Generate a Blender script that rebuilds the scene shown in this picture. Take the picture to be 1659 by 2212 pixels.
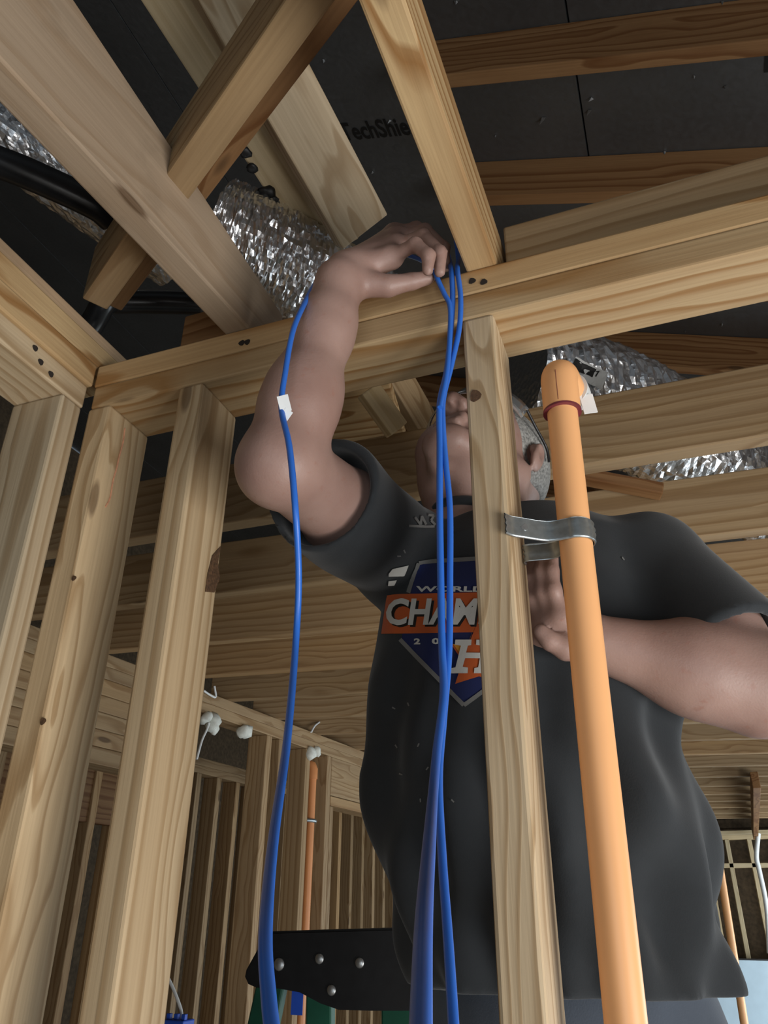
import bpy, bmesh, math, random
import numpy as np
from mathutils import Vector, Matrix
from mathutils.bvhtree import BVHTree
random.seed(7); np.random.seed(7)
scene = bpy.context.scene
for o in list(bpy.data.objects): bpy.data.objects.remove(o)

# ------------------------------------------------------------------ camera
W, H, FPX = 1659, 2212, 1653.47
YAW, PITCH, ROLL = math.radians(-20.424), math.radians(27.666), math.radians(.4845)
CAM = Vector((0, 0, 1.760))
FW = Vector((math.sin(YAW)*math.cos(PITCH), math.cos(YAW)*math.cos(PITCH), math.sin(PITCH)))
_r = Vector((math.cos(YAW), -math.sin(YAW), 0)); _u = _r.cross(FW)
RT = math.cos(ROLL)*_r + math.sin(ROLL)*_u
UP = -math.sin(ROLL)*_r + math.cos(ROLL)*_u
cd = bpy.data.cameras.new('camera'); co = bpy.data.objects.new('camera', cd)
scene.collection.objects.link(co)
m = Matrix((RT, UP, -FW)).transposed().to_4x4(); m.translation = CAM
co.matrix_world = m
cd.sensor_fit = 'AUTO'; cd.sensor_width = 36.0; cd.lens = FPX/H*36.0
cd.clip_start = .01; cd.clip_end = 200
scene.camera = co

# ------------------------------------------------------------------ world, light, exposure
world = bpy.data.worlds.new('world'); scene.world = world; world.use_nodes = True
bg = world.node_tree.nodes['Background']
bg.inputs[0].default_value = (.72, .86, 1.0, 1); bg.inputs[1].default_value = .6
def area(name, loc, target, sx, sy, power, col):
    l = bpy.data.lights.new(name, 'AREA'); l.shape = 'RECTANGLE'; l.size = sx; l.size_y = sy
    l.energy = power; l.color = col
    o = bpy.data.objects.new(name, l); scene.collection.objects.link(o)
    o.location = loc
    o.rotation_euler = (Vector(target)-Vector(loc)).to_track_quat('-Z', 'Y').to_euler()
    return o
area('added_right_key', (1.66, -.06, .74), (-.42, .66, 1.85), 1.15, 1.3, 62, (1.0, .98, .95))  # added key lamp, low and close on the right; its opening is invented
area('daylight_door_opening', (.6, -2.9, .95), (-.2, .8, 1.4), 2.2, 1.8, 24, (.88, .95, 1.0))
area('added_joist_fill', (2.5, 4.0, .85), (-.9, 3.0, 1.9), 2.6, 1.5, 58, (.86, .95, 1.0))  # added low lamp that brightens the undersides of the far joists
area('daylight_far_opening', (2.5, 6.9, 1.15), (.2, 8.0, .9), 1.8, 1.6, 90, (.86, .95, 1.0))
scene.view_settings.view_transform = 'Standard'
scene.view_settings.look = 'None'
scene.view_settings.gamma = 1.0
scene.view_settings.use_curve_mapping = False
scene.view_settings.exposure = 0.0

# ------------------------------------------------------------------ helpers
def ray(px, py): return FW + RT*((px-W/2)/FPX) - UP*((py-H/2)/FPX)
def PX(px, py, Y=None, Z=None, X=None):
    d = ray(px, py)
    if Y is not None: t = (Y-CAM.y)/d.y
    elif Z is not None: t = (Z-CAM.z)/d.z
    else: t = (X-CAM.x)/d.x
    return CAM + d*t
def on_plane(px, py, p0, n):
    d = ray(px, py); n = Vector(n)
    return CAM + d*(n.dot(Vector(p0)-CAM)/n.dot(d))
COL = scene.collection
def tag(o, label=None, cat=None, group=None, kind=None):
    if label: o['label'] = label
    if cat: o['category'] = cat
    if group: o['group'] = group
    if kind: o['kind'] = kind
    return o
def empty(name, loc=(0, 0, 0), parent=None):
    o = bpy.data.objects.new(name, None); COL.objects.link(o); o.location = loc
    o.empty_display_size = .05
    if parent: o.parent = parent; o.matrix_parent_inverse = parent.matrix_basis.inverted()
    return o
def link(name, mesh, mat, parent=None, smooth=False):
    o = bpy.data.objects.new(name, mesh); COL.objects.link(o)
    if mat is not None and not mesh.materials: mesh.materials.append(mat)
    if smooth:
        for p in mesh.polygons: p.use_smooth = len(p.vertices) <= 4
    if parent is not None:
        o.parent = parent
    return o
# every Empty that parents parts stays at the world origin of its parts' coordinates unless moved as a whole
def mesh_from(verts, faces, name='m'):
    me = bpy.data.meshes.new(name); me.from_pydata([tuple(v) for v in verts], [], faces); me.update(); return me
def bm_mesh(bm, name='m'):
    me = bpy.data.meshes.new(name); bm.normal_update(); bm.to_mesh(me); bm.free(); return me

# ------------------------------------------------------------------ materials
class NT:
    def __init__(s, name):
        s.m = bpy.data.materials.new(name); s.m.use_nodes = True; s.t = s.m.node_tree
        s.b = s.t.nodes['Principled BSDF']
    def n(s, typ, **k):
        nd = s.t.nodes.new(typ)
        for a, v in k.items():
            if hasattr(nd, a): setattr(nd, a, v)
            else: nd.inputs[a.replace('_', ' ')].default_value = v
        return nd
    def l(s, a, b): s.t.links.new(a, b)
    def math(s, op, a, b=None, c=None):
        nd = s.t.nodes.new('ShaderNodeMath'); nd.operation = op
        for i, v in enumerate((a, b, c)):
            if v is None: continue
            if isinstance(v, (int, float)): nd.inputs[i].default_value = v
            else: s.l(v, nd.inputs[i])
        return nd.outputs[0]
    def ramp(s, fac, stops, interp='LINEAR'):
        nd = s.t.nodes.new('ShaderNodeValToRGB'); cr = nd.color_ramp; cr.interpolation = interp
        while len(cr.elements) < len(stops): cr.elements.new(.5)
        for e, (p, c) in zip(cr.elements, stops):
            e.position = p; e.color = (c[0], c[1], c[2], 1) if not isinstance(c, (int, float)) else (c, c, c, 1)
        s.l(fac, nd.inputs[0]); return nd.outputs[0]
    def mix(s, fac, a, b, mode='MIX'):
        nd = s.t.nodes.new('ShaderNodeMix'); nd.data_type = 'RGBA'; nd.blend_type = mode
        if isinstance(fac, (int, float)): nd.inputs[0].default_value = fac
        else: s.l(fac, nd.inputs[0])
        for i, v in ((6, a), (7, b)):
            if isinstance(v, tuple): nd.inputs[i].default_value = (*v[:3], 1)
            else: s.l(v, nd.inputs[i])
        return nd.outputs[2]
    def bump(s, h, strength, dist):
        nd = s.t.nodes.new('ShaderNodeBump'); nd.inputs['Strength'].default_value = strength
        nd.inputs['Distance'].default_value = dist; s.l(h, nd.inputs['Height']); s.l(nd.outputs[0], s.b.inputs['Normal'])
def simple(name, col, rough=.5, metal=0., noise=0., nscale=40., bump=0., spec=.5):
    t = NT(name); t.b.inputs['Roughness'].default_value = rough; t.b.inputs['Metallic'].default_value = metal
    t.b.inputs['Specular IOR Level'].default_value = spec
    tc = t.n('ShaderNodeTexCoord'); no = t.n('ShaderNodeTexNoise', Scale=nscale, Detail=4.)
    t.l(tc.outputs['Object'], no.inputs['Vector'])
    lo = tuple(c*(1-noise) for c in col); hi = tuple(min(1, c*(1+noise)) for c in col)
    t.l(t.ramp(no.outputs[0], [(.3, lo), (.7, hi)]), t.b.inputs['Base Color'])
    if bump: t.bump(no.outputs[0], bump, .002)
    return t.m
def wood(name, early, late, rings=75., contrast=1., knots=1., grey=.0, stain=.0, rough=.62):
    """Sawn softwood: growth rings about an axis outside the board, stretched along local X, with knots, fibre and dirt."""
    t = NT(name)
    tc = t.n('ShaderNodeTexCoord'); oi = t.n('ShaderNodeObjectInfo')
    rnd = t.n('ShaderNodeCombineXYZ')
    r1 = t.math('MULTIPLY', oi.outputs['Random'], 37.0); r2 = t.math('MULTIPLY', t.math('FRACT', t.math('MULTIPLY', oi.outputs['Random'], 91.7)), 19.)
    t.l(r1, rnd.inputs[0]); t.l(r2, rnd.inputs[1]); t.l(r1, rnd.inputs[2])
    p = t.n('ShaderNodeVectorMath', operation='ADD'); t.l(tc.outputs['Object'], p.inputs[0]); t.l(rnd.outputs[0], p.inputs[1])
    # slow wander of the ring centre along the board
    mp = t.n('ShaderNodeVectorMath', operation='MULTIPLY'); t.l(p.outputs[0], mp.inputs[0]); mp.inputs[1].default_value = (1.7, 9., 9.)
    wn = t.n('ShaderNodeTexNoise', Scale=1., Detail=2.5, Roughness=.55); t.l(mp.outputs[0], wn.inputs['Vector'])
    # knots: sparse stretched voronoi cells
    mk = t.n('ShaderNodeVectorMath', operation='MULTIPLY'); t.l(p.outputs[0], mk.inputs[0]); mk.inputs[1].default_value = (2.6, 9., 9.)
    vk = t.n('ShaderNodeTexVoronoi', Scale=1., Randomness=1.); t.l(mk.outputs[0], vk.inputs['Vector'])
    kd = vk.outputs['Distance']
    kn = t.math('MULTIPLY', t.ramp(kd, [(.0, 1.), (.33, 0.)]), .030*knots)
    sep = t.n('ShaderNodeSeparateXYZ'); t.l(tc.outputs['Object'], sep.inputs[0])
    cy = t.math('ADD', t.math('MULTIPLY', t.math('SUBTRACT', t.math('FRACT', t.math('MULTIPLY', oi.outputs['Random'], 13.3)), .5), .12), t.math('MULTIPLY', t.math('SUBTRACT', wn.outputs[0], .5), .10))
    cz = t.math('MULTIPLY', t.math('ADD', t.math('FRACT', t.math('MULTIPLY', oi.outputs['Random'], 51.1)), .15), .06)
    dy = t.math('ADD', sep.outputs[1], cy); dz = t.math('ADD', sep.outputs[2], cz)
    rad = t.math('SQRT', t.math('ADD', t.math('MULTIPLY', dy, dy), t.math('MULTIPLY', dz, dz)))
    wob = t.math('MULTIPLY', wn.outputs[0], .075)
    rr = t.math('MULTIPLY', t.math('ADD', t.math('ADD', rad, wob), kn), rings)
    tooth = t.math('FRACT', rr)
    ringc = t.ramp(tooth, [(0., 0.), (.55, .25), (.82, 1.), (.93, .85), (1., 0.)])
    # fibre streaks
    mf = t.n('ShaderNodeVectorMath', operation='MULTIPLY'); t.l(p.outputs[0], mf.inputs[0]); mf.inputs[1].default_value = (6., 260., 260.)
    fn = t.n('ShaderNodeTexNoise', Scale=1., Detail=3.); t.l(mf.outputs[0], fn.inputs['Vector'])
    mb = t.n('ShaderNodeVectorMath', operation='MULTIPLY'); t.l(p.outputs[0], mb.inputs[0]); mb.inputs[1].default_value = (1.3, 16., 16.)
    bn = t.n('ShaderNodeTexNoise', Scale=1., Detail=4.); t.l(mb.outputs[0], bn.inputs['Vector'])
    base = t.mix(t.math('MULTIPLY', ringc, contrast), early, late)
    base = t.mix(t.math('MULTIPLY', t.ramp(fn.outputs[0], [(.35, 1.), (.65, 0.)]), .22), base, tuple(c*.62 for c in late), 'MIX')
    base = t.mix(t.math('MULTIPLY', t.ramp(bn.outputs[0], [(.42, 0.), (.70, 1.)]), .35), base, tuple(c*1.0 for c in late))
    # board to board tint
    tint = t.ramp(t.math('FRACT', t.math('MULTIPLY', oi.outputs['Random'], 7.77)), [(0., (.80, .78, .74)), (.5, (1., 1., 1.)), (1., (1.06, .96, .82))])
    base = t.mix(1., base, tint, 'MULTIPLY')
    if grey: base = t.mix(t.math('MULTIPLY', t.ramp(bn.outputs[0], [(.35, 0.), (.6, 1.)]), grey), base, (.20, .185, .155))
    if stain:
        sn = t.n('ShaderNodeTexNoise', Scale=7., Detail=5.); t.l(p.outputs[0], sn.inputs['Vector'])
        base = t.mix(t.math('MULTIPLY', t.ramp(sn.outputs[0], [(.56, 0.), (.66, 1.)]), stain), base, (.05, .035, .02))
    kcol = t.ramp(kd, [(0., 1.), (.055, 1.), (.085, 0.)])
    base = t.mix(t.math('MULTIPLY', kcol, .8*min(1, knots)), base, (.085, .045, .02))
    t.l(base, t.b.inputs['Base Color']); t.b.inputs['Roughness'].default_value = rough
    t.b.inputs['Specular IOR Level'].default_value = .3
    t.bump(t.math('ADD', t.math('MULTIPLY', ringc, .5), fn.outputs[0]), .25, .0012)
    return t.m
M = {}
M['plate'] = wood('wood_plate', (.54, .395, .225), (.34, .185, .07), 36, 1., .8)
M['stud'] = wood('wood_stud', (.58, .475, .33), (.36, .255, .145), 60, .95, .8)
M['gold'] = wood('wood_gold', (.64, .465, .255), (.33, .17, .06), 60, 1.0, .5)
M['old'] = wood('wood_stained', (.46, .35, .25), (.34, .23, .14), 30, .6, 1.0, .2, .25)
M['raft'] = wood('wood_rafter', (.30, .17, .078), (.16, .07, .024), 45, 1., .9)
M['joist'] = wood('wood_joist', (.43, .30, .165), (.27, .16, .07), 48, .9, 1.0, .12)
M['pale'] = wood('wood_pale', (.60, .50, .33), (.44, .33, .18), 50, .6, .5)

def sheath():
    t = NT('radiant_foil_sheathing'); b = t.b
    tc = t.n('ShaderNodeTexCoord')
    mp = t.n('ShaderNodeVectorMath', operation='MULTIPLY'); t.l(tc.outputs['Object'], mp.inputs[0]); mp.inputs[1].default_value = (60., 3., 60.)
    n1 = t.n('ShaderNodeTexNoise', Scale=1., Detail=4.); t.l(mp.outputs[0], n1.inputs['Vector'])
    n2 = t.n('ShaderNodeTexNoise', Scale=3., Detail=4.); t.l(tc.outputs['Object'], n2.inputs['Vector'])
    c = t.mix(n2.outputs[0], (.11, .117, .124), (.20, .21, .22))
    t.l(c, b.inputs['Base Color']); b.inputs['Metallic'].default_value = .75
    t.l(t.ramp(n1.outputs[0], [(.3, .38), (.7, .55)]), b.inputs['Roughness'])
    t.bump(n1.outputs[0], .35, .002); return t.m
M['sheath'] = sheath()
def foil():
    t = NT('crinkled_foil'); b = t.b
    tc = t.n('ShaderNodeTexCoord')
    v = t.n('ShaderNodeTexVoronoi', Scale=85., Randomness=1.); t.l(tc.outputs['Object'], v.inputs['Vector'])
    n = t.n('ShaderNodeTexNoise', Scale=38., Detail=5.); t.l(tc.outputs['Object'], n.inputs['Vector'])
    h = t.math('ADD', t.math('MULTIPLY', v.outputs['Distance'], .8), n.outputs[0])
    b.inputs['Base Color'].default_value = (.88, .90, .93, 1); b.inputs['Metallic'].default_value = 1.
    b.inputs['Roughness'].default_value = .28
    t.bump(h, .45, .004); return t.m
M['foil'] = foil()
M['orange'] = simple('orange_cpvc', (.90, .46, .20), .38, 0, .05, 6)
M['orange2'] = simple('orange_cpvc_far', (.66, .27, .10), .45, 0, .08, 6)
M['primer'] = simple('purple_primer', (.17, .03, .04), .5, 0, .2, 60)
M['galv'] = simple('galvanised_steel', (.42, .47, .49), .34, .85, .15, 120, .1)
M['blue'] = simple('blue_cable_jacket', (.028, .15, .60), .36, 0, .06, 20)
M['white'] = simple('white_plastic', (.78, .80, .80), .5, 0, .05, 40)
M['foam'] = simple('sealant_foam', (.74, .76, .70), .8, 0, .1, 80, .6)
M['black'] = simple('black_plastic', (.012, .012, .013), .42, 0, .2, 50)
M['blackpipe'] = simple('black_pipe', (.014, .015, .017), .28, 0, .3, 30)
M['green'] = simple('green_fibreglass', (.012, .085, .05), .45, 0, .15, 30)
M['bluebox'] = simple('blue_plastic', (.02, .09, .55), .5, 0, .05, 30)
M['alu'] = simple('rivet_aluminium', (.55, .56, .56), .38, .9, .1, 200)
M['ink'] = simple('black_ink', (.006, .006, .006), .6, 0, .1, 30)
M['tar'] = simple('black_sealant', (.01, .01, .01), .5, 0, .2, 60)
M['concrete'] = simple('concrete', (.48, .46, .43), .85, 0, .2, 5, .3)
M['osb'] = simple('sheathing_board', (.10, .068, .038), .8, 0, .35, 30, .3)
M['foamboard'] = simple('pale_blue_foam_board', (.52, .66, .76), .5, 0, .04, 12)
M['label'] = simple('paper_label', (.62, .63, .62), .6, 0, .05, 30)
M['chalk'] = simple('orange_marker', (.62, .30, .17), .8, 0, .2, 120)

# ------------------------------------------------------------------ boards
_cache = {}
def box_mesh(L, w, t, bev=.003):
    key = (round(L, 3), round(w, 4), round(t, 4), bev)
    if key in _cache: return _cache[key].copy()
    bm = bmesh.new(); bmesh.ops.create_cube(bm, size=1)
    bmesh.ops.scale(bm, vec=(L, t, w), verts=bm.verts)
    if bev: bmesh.ops.bevel(bm, geom=list(bm.edges), offset=bev, segments=2, profile=.5, affect='EDGES')
    me = bm_mesh(bm, 'board'); _cache[key] = me
    return me.copy()
def board(name, a, b, n, w, t, mat, parent=None, bev=.003, ext=None):
    """A board from a to b (centre line); n = direction of the wide face's normal; w wide, t thick."""
    a, b, n = Vector(a), Vector(b), Vector(n)
    x = (b-a); L = x.length; x.normalize()
    y = (n - x*n.dot(x)).normalized(); z = x.cross(y)
    me = box_mesh(L, w, t, bev)
    o = link(name, me, M[mat] if isinstance(mat, str) else mat, parent)
    mm = Matrix((x, y, z)).transposed().to_4x4(); mm.translation = (a+b)/2
    o.matrix_basis = mm
    for p in me.polygons: p.use_smooth = False
    return o
def tube_mesh(pts, r, seg=12, caps=True, rfun=None):
    pts = [Vector(p) for p in pts]; n = len(pts); V = []; F = []
    d = (pts[1]-pts[0]).normalized(); ref = Vector((0, 0, 1)) if abs(d.z) < .9 else Vector((0, 1, 0))
    nx = d.cross(ref).normalized()
    for i, p in enumerate(pts):
        d = (pts[min(i+1, n-1)]-pts[max(i-1, 0)]).normalized()
        nx = (nx - d*nx.dot(d)).normalized(); ny = d.cross(nx)
        for k in range(seg):
            a = 2*math.pi*k/seg; rr = r if rfun is None else rfun(i/(n-1), a)
            V.append(p + nx*math.cos(a)*rr + ny*math.sin(a)*rr)
    for i in range(n-1):
        for k in range(seg):
            F.append((i*seg+k, i*seg+(k+1) % seg, (i+1)*seg+(k+1) % seg, (i+1)*seg+k))
    if caps:   # the end caps keep vertices of their own so the side shades as a true cylinder
        b0 = len(V); V += V[:seg] + V[(n-1)*seg:n*seg]
        F.append(tuple(b0+k for k in range(seg))[::-1]); F.append(tuple(b0+seg+k for k in range(seg)))
    return mesh_from(V, F, 'tube')
def smooth_path(pts, sub=8):
    pts = [Vector(p) for p in pts]; out = []
    P = [pts[0]*2-pts[1]] + pts + [pts[-1]*2-pts[-2]]
    for i in range(1, len(P)-2):
        for s in range(sub):
            t = s/sub; a, b, c, d = P[i-1], P[i], P[i+1], P[i+2]
            out.append(.5*((2*b)+(c-a)*t+(2*a-5*b+4*c-d)*t*t+(3*b-a-3*c+d)*t**3))
    out.append(pts[-1]); return out
def tube(name, pts, r, mat, parent=None, seg=12, sub=8, rfun=None):
    me = tube_mesh(smooth_path(pts, sub) if sub else pts, r, seg, True, rfun)
    return link(name, me, M[mat], parent, True)

T, D = .038, .089
ZB = 2.3884; ZT = ZB + 2*T          # underside and top of the wall plates
YF = .691                           # front face of the near wall
# ------------------------------------------------------------------ floor and shell
fl = link('floor', box_mesh(14, 20, .1, 0), M['concrete']); fl.matrix_basis = Matrix.Translation((-1.5, 4, -.05)) @ Matrix.Rotation(math.pi/2, 4, 'X')
tag(fl, 'grey concrete slab floor', None, None, 'structure')

# near wall
wf = empty('wall_front'); tag(wf, 'near bare stud wall with doubled top plate', kind='structure')
xw = -.705                          # corner with the left wall
zc = ZB + T/2
board('top_plate', (xw, YF+D/2, zc+T), (2.6, YF+D/2, zc+T), (0, 0, 1), D, T, 'plate', wf)
board('top_plate', (xw+.003, YF+D/2, zc), (2.6, YF+D/2, zc), (0, 0, 1), D, T, 'plate', wf)
XC, XL, XS = -.160, -.555, -.708
def stud(x, name='stud', mat='stud', y=YF, parent=wf, z1=ZB, dx=0):
    return board(name, (x+T/2+dx, y+D/2, T), (x+T/2, y+D/2, z1), (1, 0, 0), D, T, mat, parent, .004)
tag(stud(XC, mat='stud'), 'narrow stud in the middle in front of the man')
tag(stud(XL, mat='stud'), 'stud with a dark torn knot on its edge')
s1 = stud(XS+.003, mat='stud')
tag(s1, 'corner stud with an orange pencil mark')
stud(2.2)
board('bottom_plate', (xw, YF+D/2, T/2), (2.6, YF+D/2, T/2), (0, 0, 1), D, T, 'plate', wf)
# nail holes and a knot on the plate front
def disc(name, c, n, r, mat, parent, squash=1., seg=10, thick=.0006):
    n = Vector(n).normalized(); ref = Vector((0, 0, 1)) if abs(n.z) < .9 else Vector((1, 0, 0))
    a = n.cross(ref).normalized(); b = n.cross(a); c = Vector(c); V = []
    for off in (0, thick):
        for k in range(seg):
            th = 2*math.pi*k/seg; rr = r*(1+.12*math.sin(3*th+c.x*50))
            V.append(c + n*off + a*math.cos(th)*rr + b*math.sin(th)*rr*squash)
    F = [tuple(range(seg, 2*seg)), tuple(range(seg))[::-1]] + [(k, (k+1) % seg, seg+(k+1) % seg, seg+k) for k in range(seg)]
    return link(name, mesh_from(V, F), M[mat], parent)
M['hole'] = simple('nail_hole', (.02, .014, .01), .9)
M['knot'] = simple('knot_wood', (.10, .052, .024), .7, 0, .5, 300)
for px, py in ((1020, 607), (1045, 609), (522, 741), (534, 739)):
    disc('nail_hole', PX(px, py, Y=YF-.0004), (0, -1, 0), .0045, 'hole', wf)
disc('knot', PX(1027, 855, Y=YF-.0004), (0, -1, 0), .0065, 'knot', wf, 1.25)
disc('knot', PX(160, 1249, Y=YF-.0004), (0, -1, 0), .0035, 'knot', wf)
disc('knot', PX(93, 1558, Y=YF-.0004), (0, -1, 0), .0042, 'knot', wf)
# torn bark edge on the second stud
kx = XL+T
pts = [PX(x, y, X=kx+.0006) for x, y in ((476, 1180), (470, 1215), (474, 1250), (462, 1280), (443, 1278), (448, 1240), (458, 1200))]
me = mesh_from(pts + [p+Vector((.0008, 0, 0)) for p in pts], [tuple(range(7, 14)), tuple(range(7))[::-1]] + [(k, (k+1) % 7, 7+(k+1) % 7, 7+k) for k in range(7)])
link('torn_bark', me, M['knot'], wf)
# orange pencil mark on the corner stud
sx = XS+.003+T+.0005
mk = [PX(x, y, X=sx) for x, y in ((270, 925), (266, 955), (258, 985), (252, 1012), (244, 1040), (238, 1075), (228, 1095))]
tube('pencil_mark', mk, .0011, 'chalk', wf, 6, 4)

# left wall (runs towards the camera)
wl = empty('wall_left'); tag(wl, 'stud wall on the left meeting the near wall in a corner', kind='structure')
def lx(y): return xw - .03*(YF-y)*0
board('top_plate', (xw-D/2, -1.2, zc+T), (xw-D/2, YF-.001, zc+T), (0, 0, 1), D, T, 'gold', wl)
board('top_plate', (xw-.006-D/2, -1.2, zc), (xw-.006-D/2, YF-.004, zc), (0, 0, 1), D, T, 'stud', wl)
board('cap_plate', (xw-.002-D/2, -1.2, zc+2*T+.001), (xw-.002-D/2, YF+.06, zc+2*T+.001), (0, 0, 1), D, T, 'gold', wl)
board('cap_plate', (xw-.022-D/2, -1.2, zc+3*T+.002), (xw-.022-D/2, YF+.085, zc+3*T+.002), (0, 0, 1), D, T, 'old', wl)
for y0, mt in ((.647, 'stud'), (.24, 'stud'), (-.16, 'stud')):
    board('stud', (xw-.006-D/2, y0+T/2, T), (xw-.006-D/2, y0+T/2, ZB), (0, 1, 0), D, T, mt, wl, .004)
board('bottom_plate', (xw-D/2-.006, -1.2, T/2), (xw-D/2-.006, YF-.004, T/2), (0, 0, 1), D, T, 'plate', wl)
for px, py in ((88, 782), (110, 808), (76, 752)):
    disc('nail_hole', PX(px, py, X=xw-.0055), (1, 0, 0), .0045, 'hole', wl)

# ------------------------------------------------------------------ near ceiling members
def joist(a, b, h, mat, label, group, name='ceiling_joist', t=T):
    o = board(name, (a[0], a[1], ZT+h/2), (b[0], b[1], ZT+h/2), (b[1]-a[1], a[0]-b[0], 0), h, t, mat)
    return tag(o, label, 'joist', group)
def taper(o, h0, h1):
    # the top edge is cut to a slope: h0 high at the wall end, h1 at the other
    me = o.data; xs_ = [v.co.x for v in me.vertices]; lo, hi = min(xs_), max(xs_)
    for v in me.vertices:
        if v.co.z*o.matrix_basis.to_3x3().col[2].z > 0:
            t_ = (v.co.x-lo)/(hi-lo); h_ = h0+(h1-h0)*t_
            sgn = 1 if v.co.z > 0 else -1; base_h = .089
            v.co.z += sgn*(h_-base_h)
lj = joist((-.468, .770), (-.562, -.30), .089, 'old', 'stained brown joist coming overhead from the upper left onto the plate', 'joists lying on the near wall')
taper(lj, .085, .30)
rj = joist((-.131, .770), (-.153, -.30), .089, 'gold', 'striped golden joist coming straight overhead onto the plate above the cables', 'joists lying on the near wall')
for x_, w_ in ((.56, 'first'), (.88, 'second'), (1.20, 'third'), (1.52, 'fourth')):
    joist((x_, .715), (x_-.02, -2.6), .14, 'joist', w_+' added light-blocking joist right of the golden joist, out of view', 'joists lying on the near wall')  # unseen joists added to keep light from rising into the attic
# blocking on edge behind the plate front
b_ = board('blocking_board', (-.108, .752, ZT+.052), (1.5, .752, ZT+.055), (0, 1, 0), .105, T, 'joist'); tag(b_, 'blocking board on edge upon the plate right of the golden joist', 'board', 'blocking boards on the near wall')
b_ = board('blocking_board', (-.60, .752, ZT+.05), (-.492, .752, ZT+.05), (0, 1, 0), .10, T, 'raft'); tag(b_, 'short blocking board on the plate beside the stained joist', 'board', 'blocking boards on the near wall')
# diagonal brace lying over the joists
d1 = Vector((-.512, .296, 0)).normalized(); nb = Vector((-.296, -.512, 0)).normalized()
p = Vector((-.265, .39, 0))*.965
zb = ZT+.0895
c0 = p - nb*(T/2) - d1*.35; c1 = p - nb*(T/2) + d1*.53
zb += .0
o = board('diagonal_brace', c0+Vector((0, 0, zb+.053)), c1+Vector((0, 0, zb+.053)), nb, .105, T, 'joist'); tag(o, 'diagonal brace board lying across the top of the stained joist', 'board', 'diagonal braces under the roof')
c0 = p - nb*(.045+T/2) - d1*.35; c1 = p - nb*(.045+T/2) + d1*.62
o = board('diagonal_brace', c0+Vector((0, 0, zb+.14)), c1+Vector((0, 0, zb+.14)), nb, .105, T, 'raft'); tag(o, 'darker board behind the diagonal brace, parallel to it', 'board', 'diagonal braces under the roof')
# pair of sloping planks between the two joists
A1, A2 = PX(706, 500, Z=2.78), PX(470, 120, Z=2.86)
o = board('roof_plank', A1-(A2-A1)*.1, A1+(A2-A1)*1.5, (.10, -.35, -1), .092, T, 'pale'); tag(o, 'pale sloping plank with black tar spots along its left edge', 'plank', 'sloping planks above the joists')
plank1 = o
A1, A2 = PX(776, 490, Z=2.74), PX(538, 60, Z=2.82)
o = board('roof_plank', A1-(A2-A1)*.02, A1+(A2-A1)*1.4, (.75, -.25, -1), .092, T, 'stud'); tag(o, 'grey-brown sloping plank right of the tar spotted plank', 'plank', 'sloping planks above the joists')
# tar blobs
def blob(name, c, r, mat, parent=None, sq=(1, 1, 1), seed=0, sub=2, amp=.35):
    bm = bmesh.new(); bmesh.ops.create_icosphere(bm, subdivisions=sub, radius=1)
    rs = np.random.RandomState(seed+11); k = rs.randn(5, 3)*2.2; ph = rs.rand(5)*6
    for v in bm.verts:
        s = 1+amp*sum(math.sin(v.co.dot(Vector(k[i]))+ph[i]) for i in range(5))/2.5
        v.co = Vector((v.co.x*sq[0], v.co.y*sq[1], v.co.z*sq[2]))*s*r
    o = link(name, bm_mesh(bm), M[mat], parent, True); o.location = c; return o
for i, (px, py, r) in enumerate(((490, 268, .010), (500, 285, .009), (512, 300, .006), (528, 330, .008), (545, 362, .007), (575, 415, .012), (590, 430, .010), (605, 452, .008))):
    d = PX(px, py, Z=2.80) ; o = blob('tar_spot', d-ray(px, py)*.02, r*1.15, 'tar', plank1, (1, 1, .5), i); o.matrix_parent_inverse = plank1.matrix_basis.inverted()

# ------------------------------------------------------------------ roof: rafters and sheathing
S = .36; Z0 = 3.5; RH = .14
sl = math.atan(S); nroof = Vector((S, 0, 1)).normalized()
def roofz(x, off=0): return Z0 - S*x + off
raf_lab = ['nearest rafter above the camera', 'upper rafter crossing the top right corner below the roof sheathing', 'second rafter down crossing behind the golden joist', 'third rafter down above the near plate',
           'fourth rafter from the camera', 'fifth rafter from the camera', 'sixth rafter from the camera', 'seventh rafter from the camera']
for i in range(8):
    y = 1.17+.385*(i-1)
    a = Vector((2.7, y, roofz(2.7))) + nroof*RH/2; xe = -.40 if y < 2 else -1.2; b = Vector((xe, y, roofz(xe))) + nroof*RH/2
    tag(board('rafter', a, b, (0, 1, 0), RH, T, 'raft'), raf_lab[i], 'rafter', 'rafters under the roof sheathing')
ce = empty('ceiling'); tag(ce, 'dark foil-faced roof sheathing panels above the rafters', kind='structure')
xs = -.019; pw = 1.22
for i in range(-4, 3):
    for j in range(-2, 5):
        xa, xb = xs+i*pw+.0025, xs+(i+1)*pw-.0025
        if xa > 2.6: continue
        ya, yb = .35+(j)*2.44+.0015, .35+(j+1)*2.44-.0015
        a = Vector(((xa), (ya+yb)/2, roofz(xa))) + nroof*(RH+.0065); b = Vector(((xb), (ya+yb)/2, roofz(xb))) + nroof*(RH+.0065)
        board('roof_panel', a, b, nroof, yb-ya, .012, 'sheath', ce, 0)
# weather layer above the seams keeps the sky out
a = Vector((2.8, 4, roofz(2.8))) + nroof*(RH+.025); b = Vector((-5.2, 4, roofz(-5.2))) + nroof*(RH+.025)
board('roof_underlay', a, b, nroof, 18, .008, 'black', ce, 0)
pr0 = Vector((0, 0, Z0)) + nroof*(RH-.0008)
def on_roof(px, py): return on_plane(px, py, pr0, nroof)
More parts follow.
